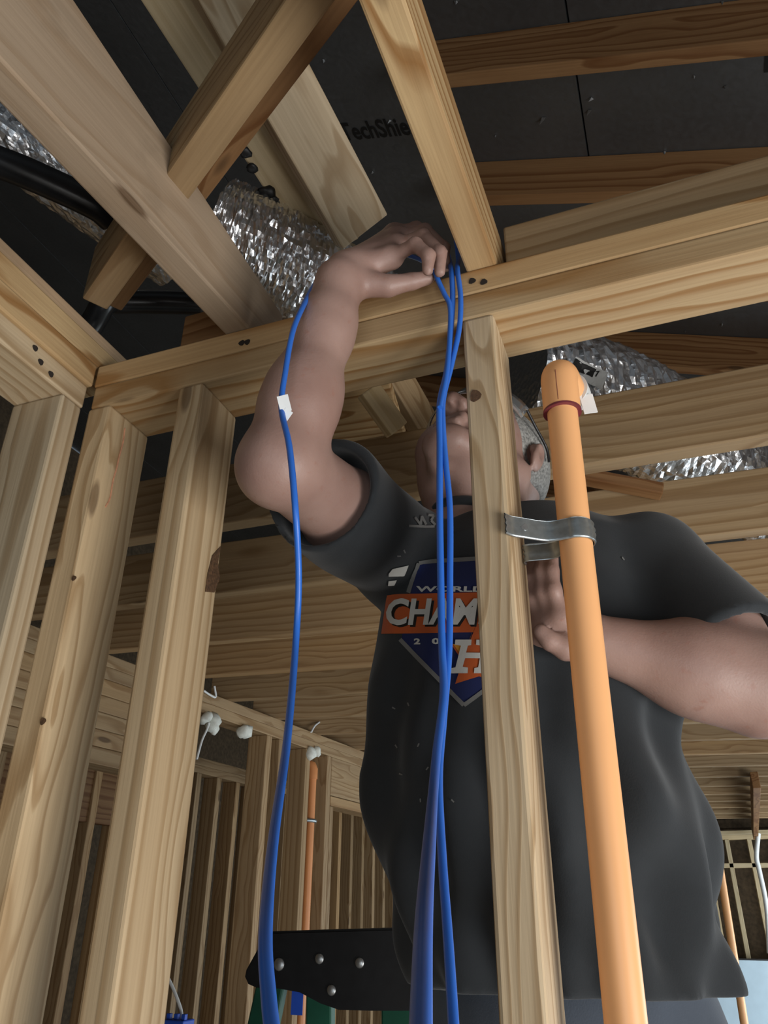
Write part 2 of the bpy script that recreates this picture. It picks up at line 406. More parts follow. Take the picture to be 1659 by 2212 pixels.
# nail points / foil chips under the sheathing
def chip(px, py, s, seed):
    c = on_roof(px, py); rs = np.random.RandomState(seed)
    e1 = Vector((1, 0, -S)).normalized(); e2 = Vector((0, 1, 0))
    a = rs.rand()*6.3
    u = e1*math.cos(a)+e2*math.sin(a); v = -e1*math.sin(a)+e2*math.cos(a)
    V = [c+u*s*.5, c+v*s*.35, c-u*s*.6, c-v*s*.3, c-nroof*s*1.1+u*s*.3]
    return link('foil_chip', mesh_from(V, [(0, 1, 4), (1, 2, 4), (2, 3, 4), (3, 0, 4), (3, 2, 1, 0)]), M['alu'], ce)
for i, (px, py, s) in enumerate(((1277, 213, 1.1), (1273, 240, 1.3), (1173, 257, 1.6), (1190, 350, 1.2), (1435, 328, .9), (1420, 345, .8), (1566, 187, .9), (985, 3, .9), (1560, 5, 1.),
        (1070, 293, .6), (1235, 345, .7), (1500, 165, .6), (700, 130, .8), (805, 372, .9), (842, 261, .9), (1480, 715, .8), (1560, 700, .9), (952, 520, .8), (660, 60, .6))):
    chip(px, py, s*.011, i)
# printed lettering on the sheathing
def text_mesh(txt, bold=.0, size=1.):
    cu = bpy.data.curves.new('t', 'FONT'); cu.body = txt; cu.size = size; cu.offset = bold; cu.resolution_u = 3
    o = bpy.data.objects.new('t', cu); COL.objects.link(o); bpy.context.view_layer.update()
    me = bpy.data.meshes.new_from_object(o.evaluated_get(bpy.context.evaluated_depsgraph_get()))
    bpy.data.objects.remove(o); bpy.data.curves.remove(cu); return me
def roof_text(txt, pxa, pxb, hgt):
    me = text_mesh(txt, .022); xsv = [v.co.x for v in me.vertices]; w0 = max(xsv)-min(xsv)
    A, B = on_roof(*pxa), on_roof(*pxb); e = (B-A); Lw = e.length; e.normalize(); up = nroof.cross(e); 
    if up.dot(UP) < 0: up = -up
    for v in me.vertices:
        v.co = A + e*(v.co.x/w0*Lw) + up*(v.co.y*hgt) - nroof*.0006
    return link('printed_lettering', me, M['ink'], ce)
roof_text('TechShield', (744, 303), (918, 287), .085)
roof_text('LP', (1646, 156), (1720, 149), .06)

# ------------------------------------------------------------------ far ceiling joists
ordn = ['first', 'second', 'third', 'fourth', 'fifth', 'sixth', 'seventh', 'eighth', 'ninth', 'tenth', 'eleventh', 'twelfth', 'thirteenth', 'fourteenth', 'fifteenth', 'sixteenth', 'seventeenth', 'eighteenth']
for k in range(17):
    yr = 1.213+.374*k; yl = 1.19+.335*k if k < 6 else 1.19+.335*6+.374*(k-6)
    sx = (yr-yl)/1.45
    xl = -1.62 if k < 9 else -1.2
    a = (xl, yl+(xl+1.2)*sx+T/2); b = (2.55, yr+(2.55-.25)*sx+T/2)
    lab = ordn[k]+' ceiling joist behind the near wall, counting away from it'
    joist(a, b, .142, 'joist', lab, 'ceiling joists behind the near wall')
# loose boards glimpsed between the near plate and the first far joist
o = board('attic_board', PX(690, 905, Z=2.66), PX(860, 880, Z=2.66), (0, -.3, -1), .14, .02, 'gold'); tag(o, 'grained board above the joists beside the raised forearm', 'board', 'loose attic boards')
o = board('attic_board', PX(795, 842, Z=2.62), PX(858, 930, Z=2.56), (1, -.6, -.3), .05, .02, 'pale'); tag(o, 'thin pale stick slanting down beside the grained attic board', 'board', 'loose attic boards')
o = board('attic_board', PX(845, 800, Z=2.80), PX(930, 945, Z=2.72), (1, -.6, -.3), .07, T, 'joist'); tag(o, 'slanting attic board just left of the man\'s glasses', 'board', 'loose attic boards')
o = board('attic_board', PX(1210, 1020, Y=1.50), PX(1430, 1062, Y=1.56), (0, -1, .2), .03, .03, 'raft'); tag(o, 'thin slanting board between the first and second far joists', 'board', 'loose attic boards')

# ------------------------------------------------------------------ background walls
def wall_frame(name, label, p0, p1, depth_side, studs, header=None, mat='joist', plates=True, zt=ZT):
    """Stud wall along p0-p1 (front face line); depth_side = +1/-1 side on which it has its depth; studs in metres from p0."""
    e = empty(name); tag(e, label, kind='structure')
    p0, p1 = Vector((*p0, 0)), Vector((*p1, 0)); t = (p1-p0).normalized(); n = Vector((t.y, -t.x, 0))*depth_side; L = (p1-p0).length
    def P(s, z, dd=D/2): return p0+t*s+n*dd+Vector((0, 0, z))
    if plates:
        board('top_plate', P(0, zt-T/2), P(L, zt-T/2), (0, 0, 1), D, T, mat, e)
        board('top_plate', P(0, zt-T*1.5), P(L, zt-T*1.5), (0, 0, 1), D, T, mat, e)
    board('bottom_plate', P(0, T/2), P(L, T/2), (0, 0, 1), D, T, mat, e)
    for s in studs:
        if isinstance(s, tuple): s, z1 = s
        else: z1 = zt-2*T
        board('stud', P(s, T), P(s, z1), t, D, T, mat, e)
    return e, P, t, n
pA, pB = (-1.70, .80), (-1.25, 5.66)
tA = (Vector(pB)-Vector(pA)).normalized(); nA = Vector((tA.y, -tA.x, 0))
def sA(px, py):
    q = on_plane(px, py, (*pA, 0), nA); return (Vector((q.x, q.y))-Vector(pA)).dot(tA), q.z
studsA = [sA(px, py)[0]+T/2 for px, py in ((577, 1590), (604, 1600), (662, 1618), (708, 1632))]
s0h = sA(250, 1500)[0]+.28; hz0 = sA(225, 1655)[1]
wA, PA, tA3, nA3 = wall_frame('wall_partition', 'inner stud wall with headers running away behind the near studs', pA, pB, -1, studsA+[.1, s0h+.02])
# near header: stacked planks over an opening
zz = ZT-2*T; zs = np.linspace(zz, hz0, 6)
for i in range(5):
    board('header_plank', PA(.12, (zs[i]+zs[i+1])/2), PA(s0h, (zs[i]+zs[i+1])/2), (0, 0, 1), D, zs[i]-zs[i+1]-.001, 'joist', wA)
# far header
sh, hz = sA(714, 1741)
board('header', PA(sh, (zz+hz+.045)/2, .02), PA(4.75, (zz+hz+.045)/2, .02), nA, zz-hz-.045, T, 'joist', wA)
board('header_plank', PA(sh, hz+.022), PA(4.75, hz+.022), (0, 0, 1), D, .04, 'joist', wA)
board('stud', PA(sh+.012, T), PA(sh+.012, hz), tA3, D, .03, 'joist', wA)
for s in (4.78, 4.82): board('stud', PA(s, T), PA(s, zz), tA3, D, T, 'joist', wA)
wB, PB, tB, nB = wall_frame('wall_inner', 'second inner stud wall seen dimly through the partition', (-2.55, .7), (-2.05, 6.3), -1, [.1+.17*i for i in range(32)])
board('header', PB(.2, 2.22, .03), PB(2.6, 2.22, .03), nB, .26, T, 'raft', wB)
wR, PR, tR, nR = wall_frame('wall_back', 'far stud wall of the house with open framing', (-3.2, 8.3), (2.5, 8.3), -1, [.1+.19*i for i in range(29)], mat='pale')
board('fire_block', PR(0, 2.17), PR(5.7, 2.17), (0, 0, 1), D, T, 'pale', wR)
ob = link('wall_exterior', box_mesh(9, 2.5, .012, 0), M['osb']); ob.matrix_basis = Matrix.Translation((-1, 8.6, 1.25)); tag(ob, 'dark wall sheathing at the far end of the house', kind='structure')
ob = link('wall_side', box_mesh(12, 5.224, .012, 0), M['osb']); ob.matrix_basis = Matrix.Translation((-4.4, 2.7, 2.612)) @ Matrix.Rotation(math.pi/2, 4, 'Z'); tag(ob, 'dark wall sheathing far to the left', kind='structure')
def shell(name, size, loc, rz, label, thick=.012):
    o = link(name, box_mesh(size[0], size[1], thick, 0), M['osb']); o.matrix_basis = Matrix.Translation(loc) @ Matrix.Rotation(rz, 4, 'Z'); return tag(o, label, kind='structure')
shell('wall_rear', (7.2, 4.6), (-1.9, -3.2, 4.4), 0, 'gable wall behind the camera above the door opening')
shell('wall_rear', (4.2, 2.1), (-2.4, -3.2, 1.05), 0, 'wall behind the camera beside the door opening')
shell('wall_gable', (7.2, 4.2), (-1.9, 8.62, 4.6), 0, 'gable wall at the far end of the roof')
shell('wall_right', (1.9, 2.62), (2.66, 1.65, 1.31), math.pi/2, 'side wall under the low eave')
shell('wall_lamp_frame', (2.5, 2.8), (1.75, -1.95, 1.40), math.pi/2, 'added unseen wall beside the gap framing the right lamp')  # these two unseen walls are added to give the right lamp an opening
shell('wall_lamp_frame', (1.36, 1.0), (1.75, -.01, 2.30), math.pi/2, 'added unseen wall above the gap framing the right lamp')
shell('wall_right', (.65, 2.62), (2.66, 5.65, 1.31), math.pi/2, 'side wall between the two far openings')
shell('wall_right', (.8, 2.62), (2.66, 8.22, 1.31), math.pi/2, 'side wall in the far corner')
# far right
fb = board('foam_board', (-.2, 8.16, .715), (2.2, 8.16, .715), (0, 1, 0), 1.43, .03, 'foamboard'); tag(fb, 'pale blue insulation board standing at the far right', 'foam board')
ft = board('top_strip', (-.2, 8.16, 1.436), (2.2, 8.16, 1.436), (0, 1, 0), .012, .034, 'black', None, .001); ft.parent = fb; ft.matrix_parent_inverse = fb.matrix_basis.inverted()
bq = PX(1645, 1700, Z=ZT-.005); be = PX(1668, 1850, Z=ZT-.005)
o = board('beam', (.385, 4.8, ZT-.045), (.56, 8.2, ZT-.045), (1, 0, 0), .085, .04, 'raft'); tag(o, 'dark beam crossing under the farthest joists at the right edge', 'beam')

# ------------------------------------------------------------------ ducts and black pipes
def duct(name, pts, r, label, seg=56, sub=26, mat='foil', amp=.045, pitch=.028):
    P = smooth_path(pts, sub); L = sum((P[i+1]-P[i]).length for i in range(len(P)-1))
    rs = np.random.RandomState(len(label)); ph = rs.rand(12)*6.28
    def rf(t, a):
        w = math.sin(2*math.pi*t*L/pitch+1.3*math.sin(a*2+ph[0]))*.35 + .5*math.sin(7*a+ph[1]+14*t*L)+.4*math.sin(11*a+ph[2]-31*t*L)+.4*math.sin(19*a+ph[3]+47*t*L+2*math.sin(3*a))
        return r*(1+amp*w*.6+.065*(rs.rand()-.5))
    me = tube_mesh(P, r, seg, True, rf); o = link(name, me, M[mat], None, False)
    return tag(o, label, 'duct')
dmain = duct('flexible_duct', [PX(470, 505, Z=2.75), PX(540, 535, Z=2.735), PX(640, 590, Z=2.72), PX(760, 660, Z=2.71), PX(860, 740, Z=2.70)], .088, 'crumpled silver foil duct behind the raised wrist')
dr = duct('flexible_duct', [(-.20, 1.36, 2.80), (-.02, 1.52, 2.80), (.16, 1.75, 2.76), (.34, 2.02, 2.74), (.7, 2.3, 2.74)], .125, 'crumpled silver foil duct behind the orange pipe and the far joists', sub=30)
dl = duct('flexible_duct', [(-1.15, .30, 3.02), (-.98, .52, 2.97), (-.86, .72, 2.92), (-.78, .90, 2.90)], .055, 'foil wrapped duct at the upper left edge')
def black_pipe(name, pts, r, label):
    return tag(tube(name, pts, r, 'blackpipe', None, 20, 10), label, 'pipe', 'black pipes in the attic')
black_pipe('vent_pipe', [PX(-60, 330, Z=2.76), PX(60, 375, Z=2.76), PX(200, 440, Z=2.76), PX(240, 470, Z=2.76)], .024, 'black pipe passing behind the diagonal brace at the left')
black_pipe('vent_pipe', [PX(185, 720, Z=2.66), PX(205, 690, Z=2.68), PX(226, 655, Z=2.70), PX(250, 652, Z=2.72), PX(330, 652, Z=2.74), PX(430, 655, Z=2.76)], .021, 'black elbowed pipe above the corner of the two walls')

# ------------------------------------------------------------------ orange pipe and its clamp
def lathe(profile, seg=28):
    V = []; F = []; n = len(profile)
    for r, z in profile:
        for k in range(seg): a = 2*math.pi*k/seg; V.append((r*math.cos(a), r*math.sin(a), z))
    for i in range(n-1):
        for k in range(seg): F.append((i*seg+k, i*seg+(k+1) % seg, (i+1)*seg+(k+1) % seg, (i+1)*seg+k))
    F.append(tuple(range(seg))[::-1]); F.append(tuple((n-1)*seg+k for k in range(seg)))
    return mesh_from(V, F)
PY = .735
pt = PX(1214, 884, Y=PY); pb = PX(1352, 2212, Y=PY)
axis = (pt-pb).normalized(); RP = .0168
pipe = empty('sprinkler_pipe', (0, 0, 0)); tag(pipe, 'orange plastic pipe strapped to the middle stud', 'pipe', 'orange pipes')
base = pb + (pb-pt)*((pb.z-.0)/(pt.z-pb.z))
tube('pipe_run', [base, pb, pt], RP, 'orange', pipe, 32, 1)
# elbow fitting: socket up, bend away from the camera, short outlet
sk = pt + axis*(-.004)
elb = [sk, sk+axis*.022, sk+axis*.040]
cen = sk+axis*.040; away = Vector((.12, 1, 0)).normalized()
for k in range(1, 7):
    a = k/6*math.pi/2; elb.append(cen + axis*(.016*math.sin(a)) + away*(.016*(1-math.cos(a))))
elb.append(elb[-1]+away*.028)
el = tube('elbow_fitting', elb, .0208, 'orange', pipe, 32, 0)
tube('primer_ring', [sk-axis*.0015, sk+axis*.001], .0213, 'primer', pipe, 32, 0)
tube('seam', [sk+axis*.004+Vector((-.001, -.0207, 0)), sk+axis*.045+Vector((-.001, -.0207, 0))], .0003, 'primer', el, 6, 0)
tube('outlet_collar', [elb[-1]-away*.006, elb[-1]+away*.012], .0245, 'label', pipe, 28, 0)
wt = elb[-1]+Vector((.020, -.006, -.012)); board('white_tag', wt, wt+Vector((.003, .002, -.026)), (.3, -1, 0), .016, .0012, 'white', pipe, .0003)
# strap clamp: ribbed band from the stud side, round the front of the pipe and back
zcl = PX(1242, 1140, Y=PY-RP).z
pc = base + (pt-base)*((zcl-base.z)/(pt.z-base.z)); sxr = XC+T
cl = empty('pipe_clamp'); tag(cl, 'galvanised ribbed strap clamp holding the orange pipe to the stud', 'clamp')
def band(name, path, h, parent, ribs=True, thick=.0012):
    path = smooth_path(path, 5); n = len(path); prof = [(-.5, 0), (-.42, .0012), (-.3, .0002), (-.12, .0018), (.0, .0004), (.12, .0018), (.3, .0002), (.42, .0012), (.5, 0)]
    V = []; F = []; m_ = len(prof)
    for i, q in enumerate(path):
        d = (path[min(i+1, n-1)]-path[max(i-1, 0)]); d.z = 0; d.normalize(); nn = Vector((d.y, -d.x, 0))
        for side in (0, 1):
            for u, o_ in prof: V.append(q + Vector((0, 0, u*h)) + nn*(o_ + (thick if side == 0 else 0)))
    for i in range(n-1):
        for side in (0, 1):
            for k in range(m_-1):
                a = i*2*m_+side*m_+k; b = (i+1)*2*m_+side*m_+k
                F.append((a, b, b+1, a+1) if side == 0 else (a, a+1, b+1, b))
        for k in (0, m_-1):
            a = i*2*m_+k; b = (i+1)*2*m_+k; F.append((a, a+m_, b+m_, b))
    return link(name, mesh_from(V, F), M['galv'], parent, True)
rc = RP+.0012; c = pc
front = [Vector((sxr-.004, YF-.006, zcl)), Vector((sxr+.0015, YF+.003, zcl)), Vector((sxr+.010, YF+.010, zcl)), Vector((c.x-rc*1.45, c.y-rc*.95, zcl))]
for k in range(0, 9):
    a = math.radians(-110+k*21); front.append(Vector((c.x+rc*math.cos(a), c.y+rc*math.sin(a), zcl)))
band('strap', front, .023, cl)
back = []
for k in range(0, 6):
    a = math.radians(62+k*18); back.append(Vector((c.x+rc*math.cos(a), c.y+rc*math.sin(a), zcl-.006)))
back += [Vector((c.x-rc*1.5, c.y+rc*.9, zcl-.006)), Vector((sxr+.004, c.y+.014, zcl-.006)), Vector((sxr+.0012, c.y+.024, zcl-.006))]
band('strap', back, .020, cl)
# screw on the strap ear
disc('screw_head', Vector((sxr+.0135, YF+.0095, zcl)), (.5, -1, 0), .0035, 'alu', cl)

# far orange pipes
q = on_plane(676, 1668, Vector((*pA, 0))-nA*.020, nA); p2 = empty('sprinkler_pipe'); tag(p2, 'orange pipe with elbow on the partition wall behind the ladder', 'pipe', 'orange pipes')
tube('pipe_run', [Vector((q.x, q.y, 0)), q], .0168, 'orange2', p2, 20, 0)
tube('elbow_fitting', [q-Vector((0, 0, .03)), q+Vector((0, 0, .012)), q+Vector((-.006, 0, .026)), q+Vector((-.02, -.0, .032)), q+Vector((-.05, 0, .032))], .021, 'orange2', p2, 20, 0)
z2 = on_plane(674, 1772, (*pA, 0), nA).z
tube('strap', [Vector((q.x-.012, q.y-.05, z2)), Vector((q.x+.012, q.y-.02, z2)), Vector((q.x+.02, q.y, z2)), Vector((q.x+.012, q.y+.02, z2)), Vector((q.x-.012, q.y+.06, z2))], .008, 'galv', p2, 8, 4)
q = PX(1548, 1830, Y=6.4); g = PX(1608, 2212, Y=6.4)
p3 = tag(tube('sprinkler_pipe', [Vector((g.x+.0, 6.4, 0)), g, q], .026, 'orange', None, 16, 1), 'thin orange pipe far behind the man at the right edge', 'pipe', 'orange pipes')

# ------------------------------------------------------------------ blue cables
def cable(pts, label, r=.0031):
    o = tube('network_cable', pts, r, 'blue', None, 10, 10); return tag(o, label, 'cable', 'blue network cables')
def CP(lst): return [PX(x, y, Y=Y) for x, y, Y in lst]
ca = cable(CP([(935, 585, .690), (905, 560, .715), (830, 540, .735), (760, 545, .725), (712, 575, .690), (682, 612, .640), (658, 655, .595), (633, 715, .572), (617, 800, .565), (608, 880, .56), (625, 965, .548), (638, 1100, .545), (645, 1250, .58), (638, 1400, .59), (620, 1600, .52), (592, 1800, .42), (574, 2000, .34), (580, 2150, .31), (598, 2300, .29)]), 'blue cable hanging over the forearm, with a white tape flag')
tq = PX(613, 873, Y=.558)
tp = box_mesh(.017, .0115, .0009, .0002); tp = link('tape_flag', tp, M['white'], ca); mt = Matrix((UP, -FW, RT)).transposed().to_4x4(); tp.matrix_basis = Matrix.Translation(tq-FW*.004+RT*.001) @ mt @ Matrix.Rotation(math.radians(14), 4, 'Y')
tp2 = link('tape_flag', box_mesh(.011, .009, .0009, .0002), M['white'], ca); tp2.matrix_basis = Matrix.Translation(tq-FW*.0042+RT*.003-UP*.011) @ mt @ Matrix.Rotation(math.radians(-35), 4, 'Y')
cable(CP([(985, 520, .80), (990, 560, .74), (988, 582, .684), (995, 640, .676), (992, 710, .676), (975, 790, .676), (958, 860, .67), (957, 920, .665), (963, 1000, .66), (972, 1100, .655), (972, 1250, .645), (970, 1400, .63), (958, 1550, .61), (948, 1680, .58), (955, 1850, .54), (968, 2030, .50), (982, 2250, .46)]), 'blue cable coming from the gap beside the golden joist, right strand')
cable(CP([(960, 530, .80), (970, 560, .74), (975, 585, .684), (978, 640, .678), (975, 700, .678), (965, 800, .675), (950, 870, .665), (950, 960, .66), (950, 1100, .65), (952, 1250, .64), (955, 1400, .625), (958, 1500, .60), (944, 1620, .56), (935, 1720, .50), (925, 1850, .38), (915, 2000, .30), (908, 2250, .24)]), 'blue cable swinging nearest to the camera at the bottom', .0034)
cable(CP([(938, 585, .668), (946, 605, .672), (960, 635, .674), (972, 662, .674), (972, 720, .671), (966, 800, .668), (951, 880, .659)]), 'short blue cable end pinched by the fingertips')

# ------------------------------------------------------------------ step ladder
ld = empty('step_ladder'); tag(ld, 'step ladder with black top cap and green rails behind the man', 'ladder')
LY = 1.40
def capz(px, py): q = PX(px, py, Y=LY); return (q.x, q.z)
out = [capz(*p_) for p_ in ((576, 2012), (566, 2030), (530, 2095), (527, 2110), (534, 2126), (552, 2134), (600, 2136), (645, 2144), (690, 2168), (730, 2182), (800, 2184), (895, 2184), (985, 2182), (1010, 2140), (985, 2000))]
bm = bmesh.new(); n = len(out)
fv = [bm.verts.new((x, LY, z)) for x, z in out]; bv = [bm.verts.new((x, LY+.24, z)) for x, z in out]
bm.faces.new(fv); bm.faces.new(bv[::-1])
for k in range(n): bm.faces.new((fv[k], bv[k], bv[(k+1) % n], fv[(k+1) % n]))
bmesh.ops.recalc_face_normals(bm, faces=bm.faces)
bmesh.ops.bevel(bm, geom=[e for e in bm.edges if (e.verts[0].co.y-e.verts[1].co.y) == 0], offset=.004, segments=2, affect='EDGES')
cap = link('top_cap', bm_mesh(bm), M['black'], ld)
for px, py, r in ((603, 2083, .0105), (690, 2071, .0085), (777, 2080, .0085), (716, 2139, .0085)):
    q = PX(px, py, Y=LY-.001); o = link('rivet', lathe([(r, 0), (r*.9, .0015), (r*.5, .0028), (.0004, .0033)], 16), M['alu'], cap, True)
    o.matrix_basis = Matrix.Translation(q) @ Matrix.Rotation(math.pi/2, 4, 'X')
zc_ = 1.655
for nm, a, b in (('rail', (-.735, LY+.03, zc_), (-.90, LY-.28, 0)), ('rail', (-.50, LY+.03, zc_), (-.36, LY-.28, 0)), ('rail', (-.72, LY+.20, zc_), (-.88, LY+.72, 0)), ('rail', (-.50, LY+.20, zc_), (-.38, LY+.72, 0))):
    o = board(nm, a, b, (0, 1, 0), .055 if nm == 'rail' else .04, .022, 'green', ld, .004)
for i in range(5):
    t_ = .16+.19*i; a = Vector((-.735, LY+.03, zc_)).lerp(Vector((-.90, LY-.28, 0)), t_); b = Vector((-.50, LY+.03, zc_)).lerp(Vector((-.36, LY-.28, 0)), t_)
    board('step', a+Vector((.02, .0, 0)), b-Vector((.02, 0, 0)), (0, 0, 1), .08, .02, 'green', ld)
q = PX(642, 2163, Y=LY+.02); board('warning_label', q+Vector((0, 0, .02)), q-Vector((0, 0, .02)), (0, -1, 0), .022, .0008, 'bluebox', ld, 0)
q = PX(592, 2180, Y=LY); disc('rivet', q+Vector((0, -.01, 0)), (0, -1, 0), .007, 'alu', ld)

# ------------------------------------------------------------------ small things in the background
def foamblob(px, py, r, sd): 
    q = on_plane(px, py, (*pA, 0), nA); o = blob('sealant_blob', q+Vector((.006, 0, 0)), r, 'foam', wA, (1, 1, 1.1), sd, 2, .5); return o
for i, a in enumerate(((440, 1549, .022), (456, 1560, .026), (461, 1574, .016), (524, 1581, .022), (668, 1626, .022), (680, 1624, .018))): foamblob(*a, i)
def wire(lst, label, r=.004):
    return tag(tube('white_wire', lst, r, 'white', None, 8, 6), label, 'wire', 'white wires in the background')
onA = lambda px, py, off=.01: on_plane(px, py, (Vector((*pA, 0))+nA*off), nA)
wire([onA(452, 1562), onA(446, 1578), onA(436, 1600), onA(425, 1640)], 'white wire hanging from the sealant blob under the partition plate')
wire([onA(440, 1492), onA(455, 1502), onA(466, 1505), onA(463, 1482)], 'white wire looping over the partition plate')
wire([onA(672, 1582), onA(680, 1568), onA(690, 1560)], 'short white wire poking up from the partition plate')
wire([PX(362, 2110, Y=1.9), PX(376, 2140, Y=1.9), PX(390, 2178, Y=1.9), PX(393, 2200, Y=1.9)], 'white wire running down to the blue outlet box')
q = PX(384, 2225, Y=1.9)
bx = empty('outlet_box'); tag(bx, 'blue plastic outlet box at the bottom left', 'box')
board('box_body', q+Vector((0, 0, .022)), q-Vector((0, 0, .07)), (0, 1, 0), .058, .05, 'bluebox', bx)
for dx in (-.021, 0, .021): board('tab', q+Vector((dx, -.01, .022)), q+Vector((dx, -.01, .034)), (0, 1, 0), .010, .012, 'bluebox', bx, .001)
wire([PX(1638, 1800, Y=7.9), PX(1634, 1850, Y=7.9), PX(1640, 1880, Y=7.9), PX(1656, 1960, Y=7.9), PX(1662, 2060, Y=7.9)], 'white wires hanging down the far wall at the right edge', .02)

# ------------------------------------------------------------------ person (continuous surfaces from blended distance fields)
class Field:
    def __init__(s, lo, hi, h):
        s.lo = np.array(lo, float); s.h = h; s.n = np.ceil((np.array(hi)-s.lo)/h).astype(int)+1
        s.d = np.full(s.n, 1., np.float32)
    def box(s, lo, hi):
        a = np.clip(np.floor((np.array(lo)-s.lo)/s.h).astype(int), 0, s.n); b = np.clip(np.ceil((np.array(hi)-s.lo)/s.h).astype(int)+1, 0, s.n)
        sl_ = tuple(slice(i, j) for i, j in zip(a, b))
        if any(i >= j for i, j in zip(a, b)): return None, None
        ax = [s.lo[k]+s.h*np.arange(a[k], b[k]) for k in range(3)]
        return sl_, np.stack(np.meshgrid(*ax, indexing='ij'), -1)
    def add(s, fn, lo, hi, k=.01, mode='u', pad=.04):
        sl_, p = s.box(np.array(lo)-pad-k, np.array(hi)+pad+k)
        if sl_ is None: return
        d = fn(p); e = s.d[sl_]
        if mode == 'u':
            hh = np.clip(.5+.5*(e-d)/k, 0, 1); s.d[sl_] = e*(1-hh)+d*hh-k*hh*(1-hh)
        elif mode == 's':
            d = -d; hh = np.clip(.5-.5*(e-d)/k, 0, 1); s.d[sl_] = e*(1-hh)+d*hh+k*hh*(1-hh)
    def cone(s, a, b, ra, rb, k=.01, mode='u'):
        a = np.array(a, float); b = np.array(b, float); r = max(ra, rb)
        def fn(p):
            ab = b-a; t = np.clip(((p-a)@ab)/max(ab@ab, 1e-12), 0, 1); return np.linalg.norm(p-a-t[..., None]*ab, axis=-1)-(ra+(rb-ra)*t)
        s.add(fn, np.minimum(a, b)-r, np.maximum(a, b)+r, k, mode)
    def ell(s, c, r, k=.01, mode='u', axes=None):
        c = np.array(c, float); r = np.array(r, float); A = np.eye(3) if axes is None else np.array(axes)
        def fn(p):
            q = (p-c)@A.T; k0 = np.linalg.norm(q/r, axis=-1); k1 = np.linalg.norm(q/(r*r), axis=-1)+1e-9; return k0*(k0-1)/k1
        m_ = max(r); s.add(fn, c-m_, c+m_, k, mode)
    def mesh(s):
        d = s.d; neg = d < 0; cells = np.zeros(np.array(d.shape)-1, np.int8)
        for i in (0, 1):
            for j in (0, 1):
                for k in (0, 1): cells += neg[i:d.shape[0]-1+i, j:d.shape[1]-1+j, k:d.shape[2]-1+k]
        act = (cells > 0) & (cells < 8); idx = np.full(act.shape, -1, np.int64); ii = np.argwhere(act); idx[act] = np.arange(len(ii))
        acc = np.zeros((len(ii), 3)); cnt = np.zeros(len(ii))
        cor = [(i, j, k) for i in (0, 1) for j in (0, 1) for k in (0, 1)]
        val = {c: d[ii[:, 0]+c[0], ii[:, 1]+c[1], ii[:, 2]+c[2]] for c in cor}
        for c in cor:
            for ax in range(3):
                if c[ax]: continue
                e = list(c); e[ax] = 1; e = tuple(e); a, b = val[c], val[e]; mk_ = (a < 0) != (b < 0)
                t = np.where(mk_, a/np.where(mk_, a-b, 1), 0); p = np.zeros((len(ii), 3)); p += np.array(c); p[:, ax] += t
                acc[mk_] += p[mk_]; cnt[mk_] += 1
        V = s.lo + s.h*(ii + acc/cnt[:, None]); F = []
        for ax in range(3):
            u, v = (ax+1) % 3, (ax+2) % 3
            a = d; sh0 = [slice(None)]*3; sh1 = [slice(None)]*3; sh0[ax] = slice(0, -1); sh1[ax] = slice(1, None)
            cr = neg[tuple(sh0)] != neg[tuple(sh1)]; q = np.argwhere(cr)
            q = q[(q[:, u] > 0) & (q[:, v] > 0) & (q[:, u] < d.shape[u]-1) & (q[:, v] < d.shape[v]-1)]
            def cell(du, dv):
                w = q.copy(); w[:, u] -= du; w[:, v] -= dv; return idx[w[:, 0], w[:, 1], w[:, 2]]
            f = np.stack([cell(1, 1), cell(0, 1), cell(0, 0), cell(1, 0)], 1)
            flip = ~neg[q[:, 0], q[:, 1], q[:, 2]]; f[flip] = f[flip][:, ::-1]; F.append(f)
        F = np.concatenate(F); F = F[(F >= 0).all(1)]
        for _ in range(2):   # light relaxation
            E_ = np.concatenate([F[:, [0, 1]], F[:, [1, 2]], F[:, [2, 3]], F[:, [3, 0]]]); sm = np.zeros_like(V); ct = np.zeros(len(V))
            np.add.at(sm, E_[:, 0], V[E_[:, 1]]); np.add.at(ct, E_[:, 0], 1); np.add.at(sm, E_[:, 1], V[E_[:, 0]]); np.add.at(ct, E_[:, 1], 1)
            V = V*.5 + .5*sm/np.maximum(ct, 1)[:, None]
        me = bpy.data.meshes.new('body'); me.from_pydata(V.tolist(), [], F.tolist()); me.update(); return me

def skin_mat():
    t = NT('skin'); tc = t.n('ShaderNodeTexCoord')
    n1 = t.n('ShaderNodeTexNoise', Scale=14., Detail=4.); t.l(tc.outputs['Object'], n1.inputs['Vector'])
    n2 = t.n('ShaderNodeTexNoise', Scale=420., Detail=2.); t.l(tc.outputs['Object'], n2.inputs['Vector'])
    n3 = t.n('ShaderNodeTexNoise', Scale=75., Detail=3.); t.l(tc.outputs['Object'], n3.inputs['Vector'])
    c = t.ramp(n1.outputs[0], [(.3, (.285, .17, .138)), (.7, (.37, .24, .20))])
    c = t.mix(t.math('MULTIPLY', t.ramp(n3.outputs[0], [(.62, 0.), (.72, 1.)]), .35), c, (.30, .13, .09))
    t.l(c, t.b.inputs['Base Color']); t.b.inputs['Roughness'].default_value = .5
    t.b.inputs['Subsurface Weight'].default_value = .08; t.b.inputs['Subsurface Radius'].default_value = (.01, .004, .002)
    t.bump(t.math('ADD', n2.outputs[0], n3.outputs[0]), .25, .0008); return t.m
M['skin'] = skin_mat()
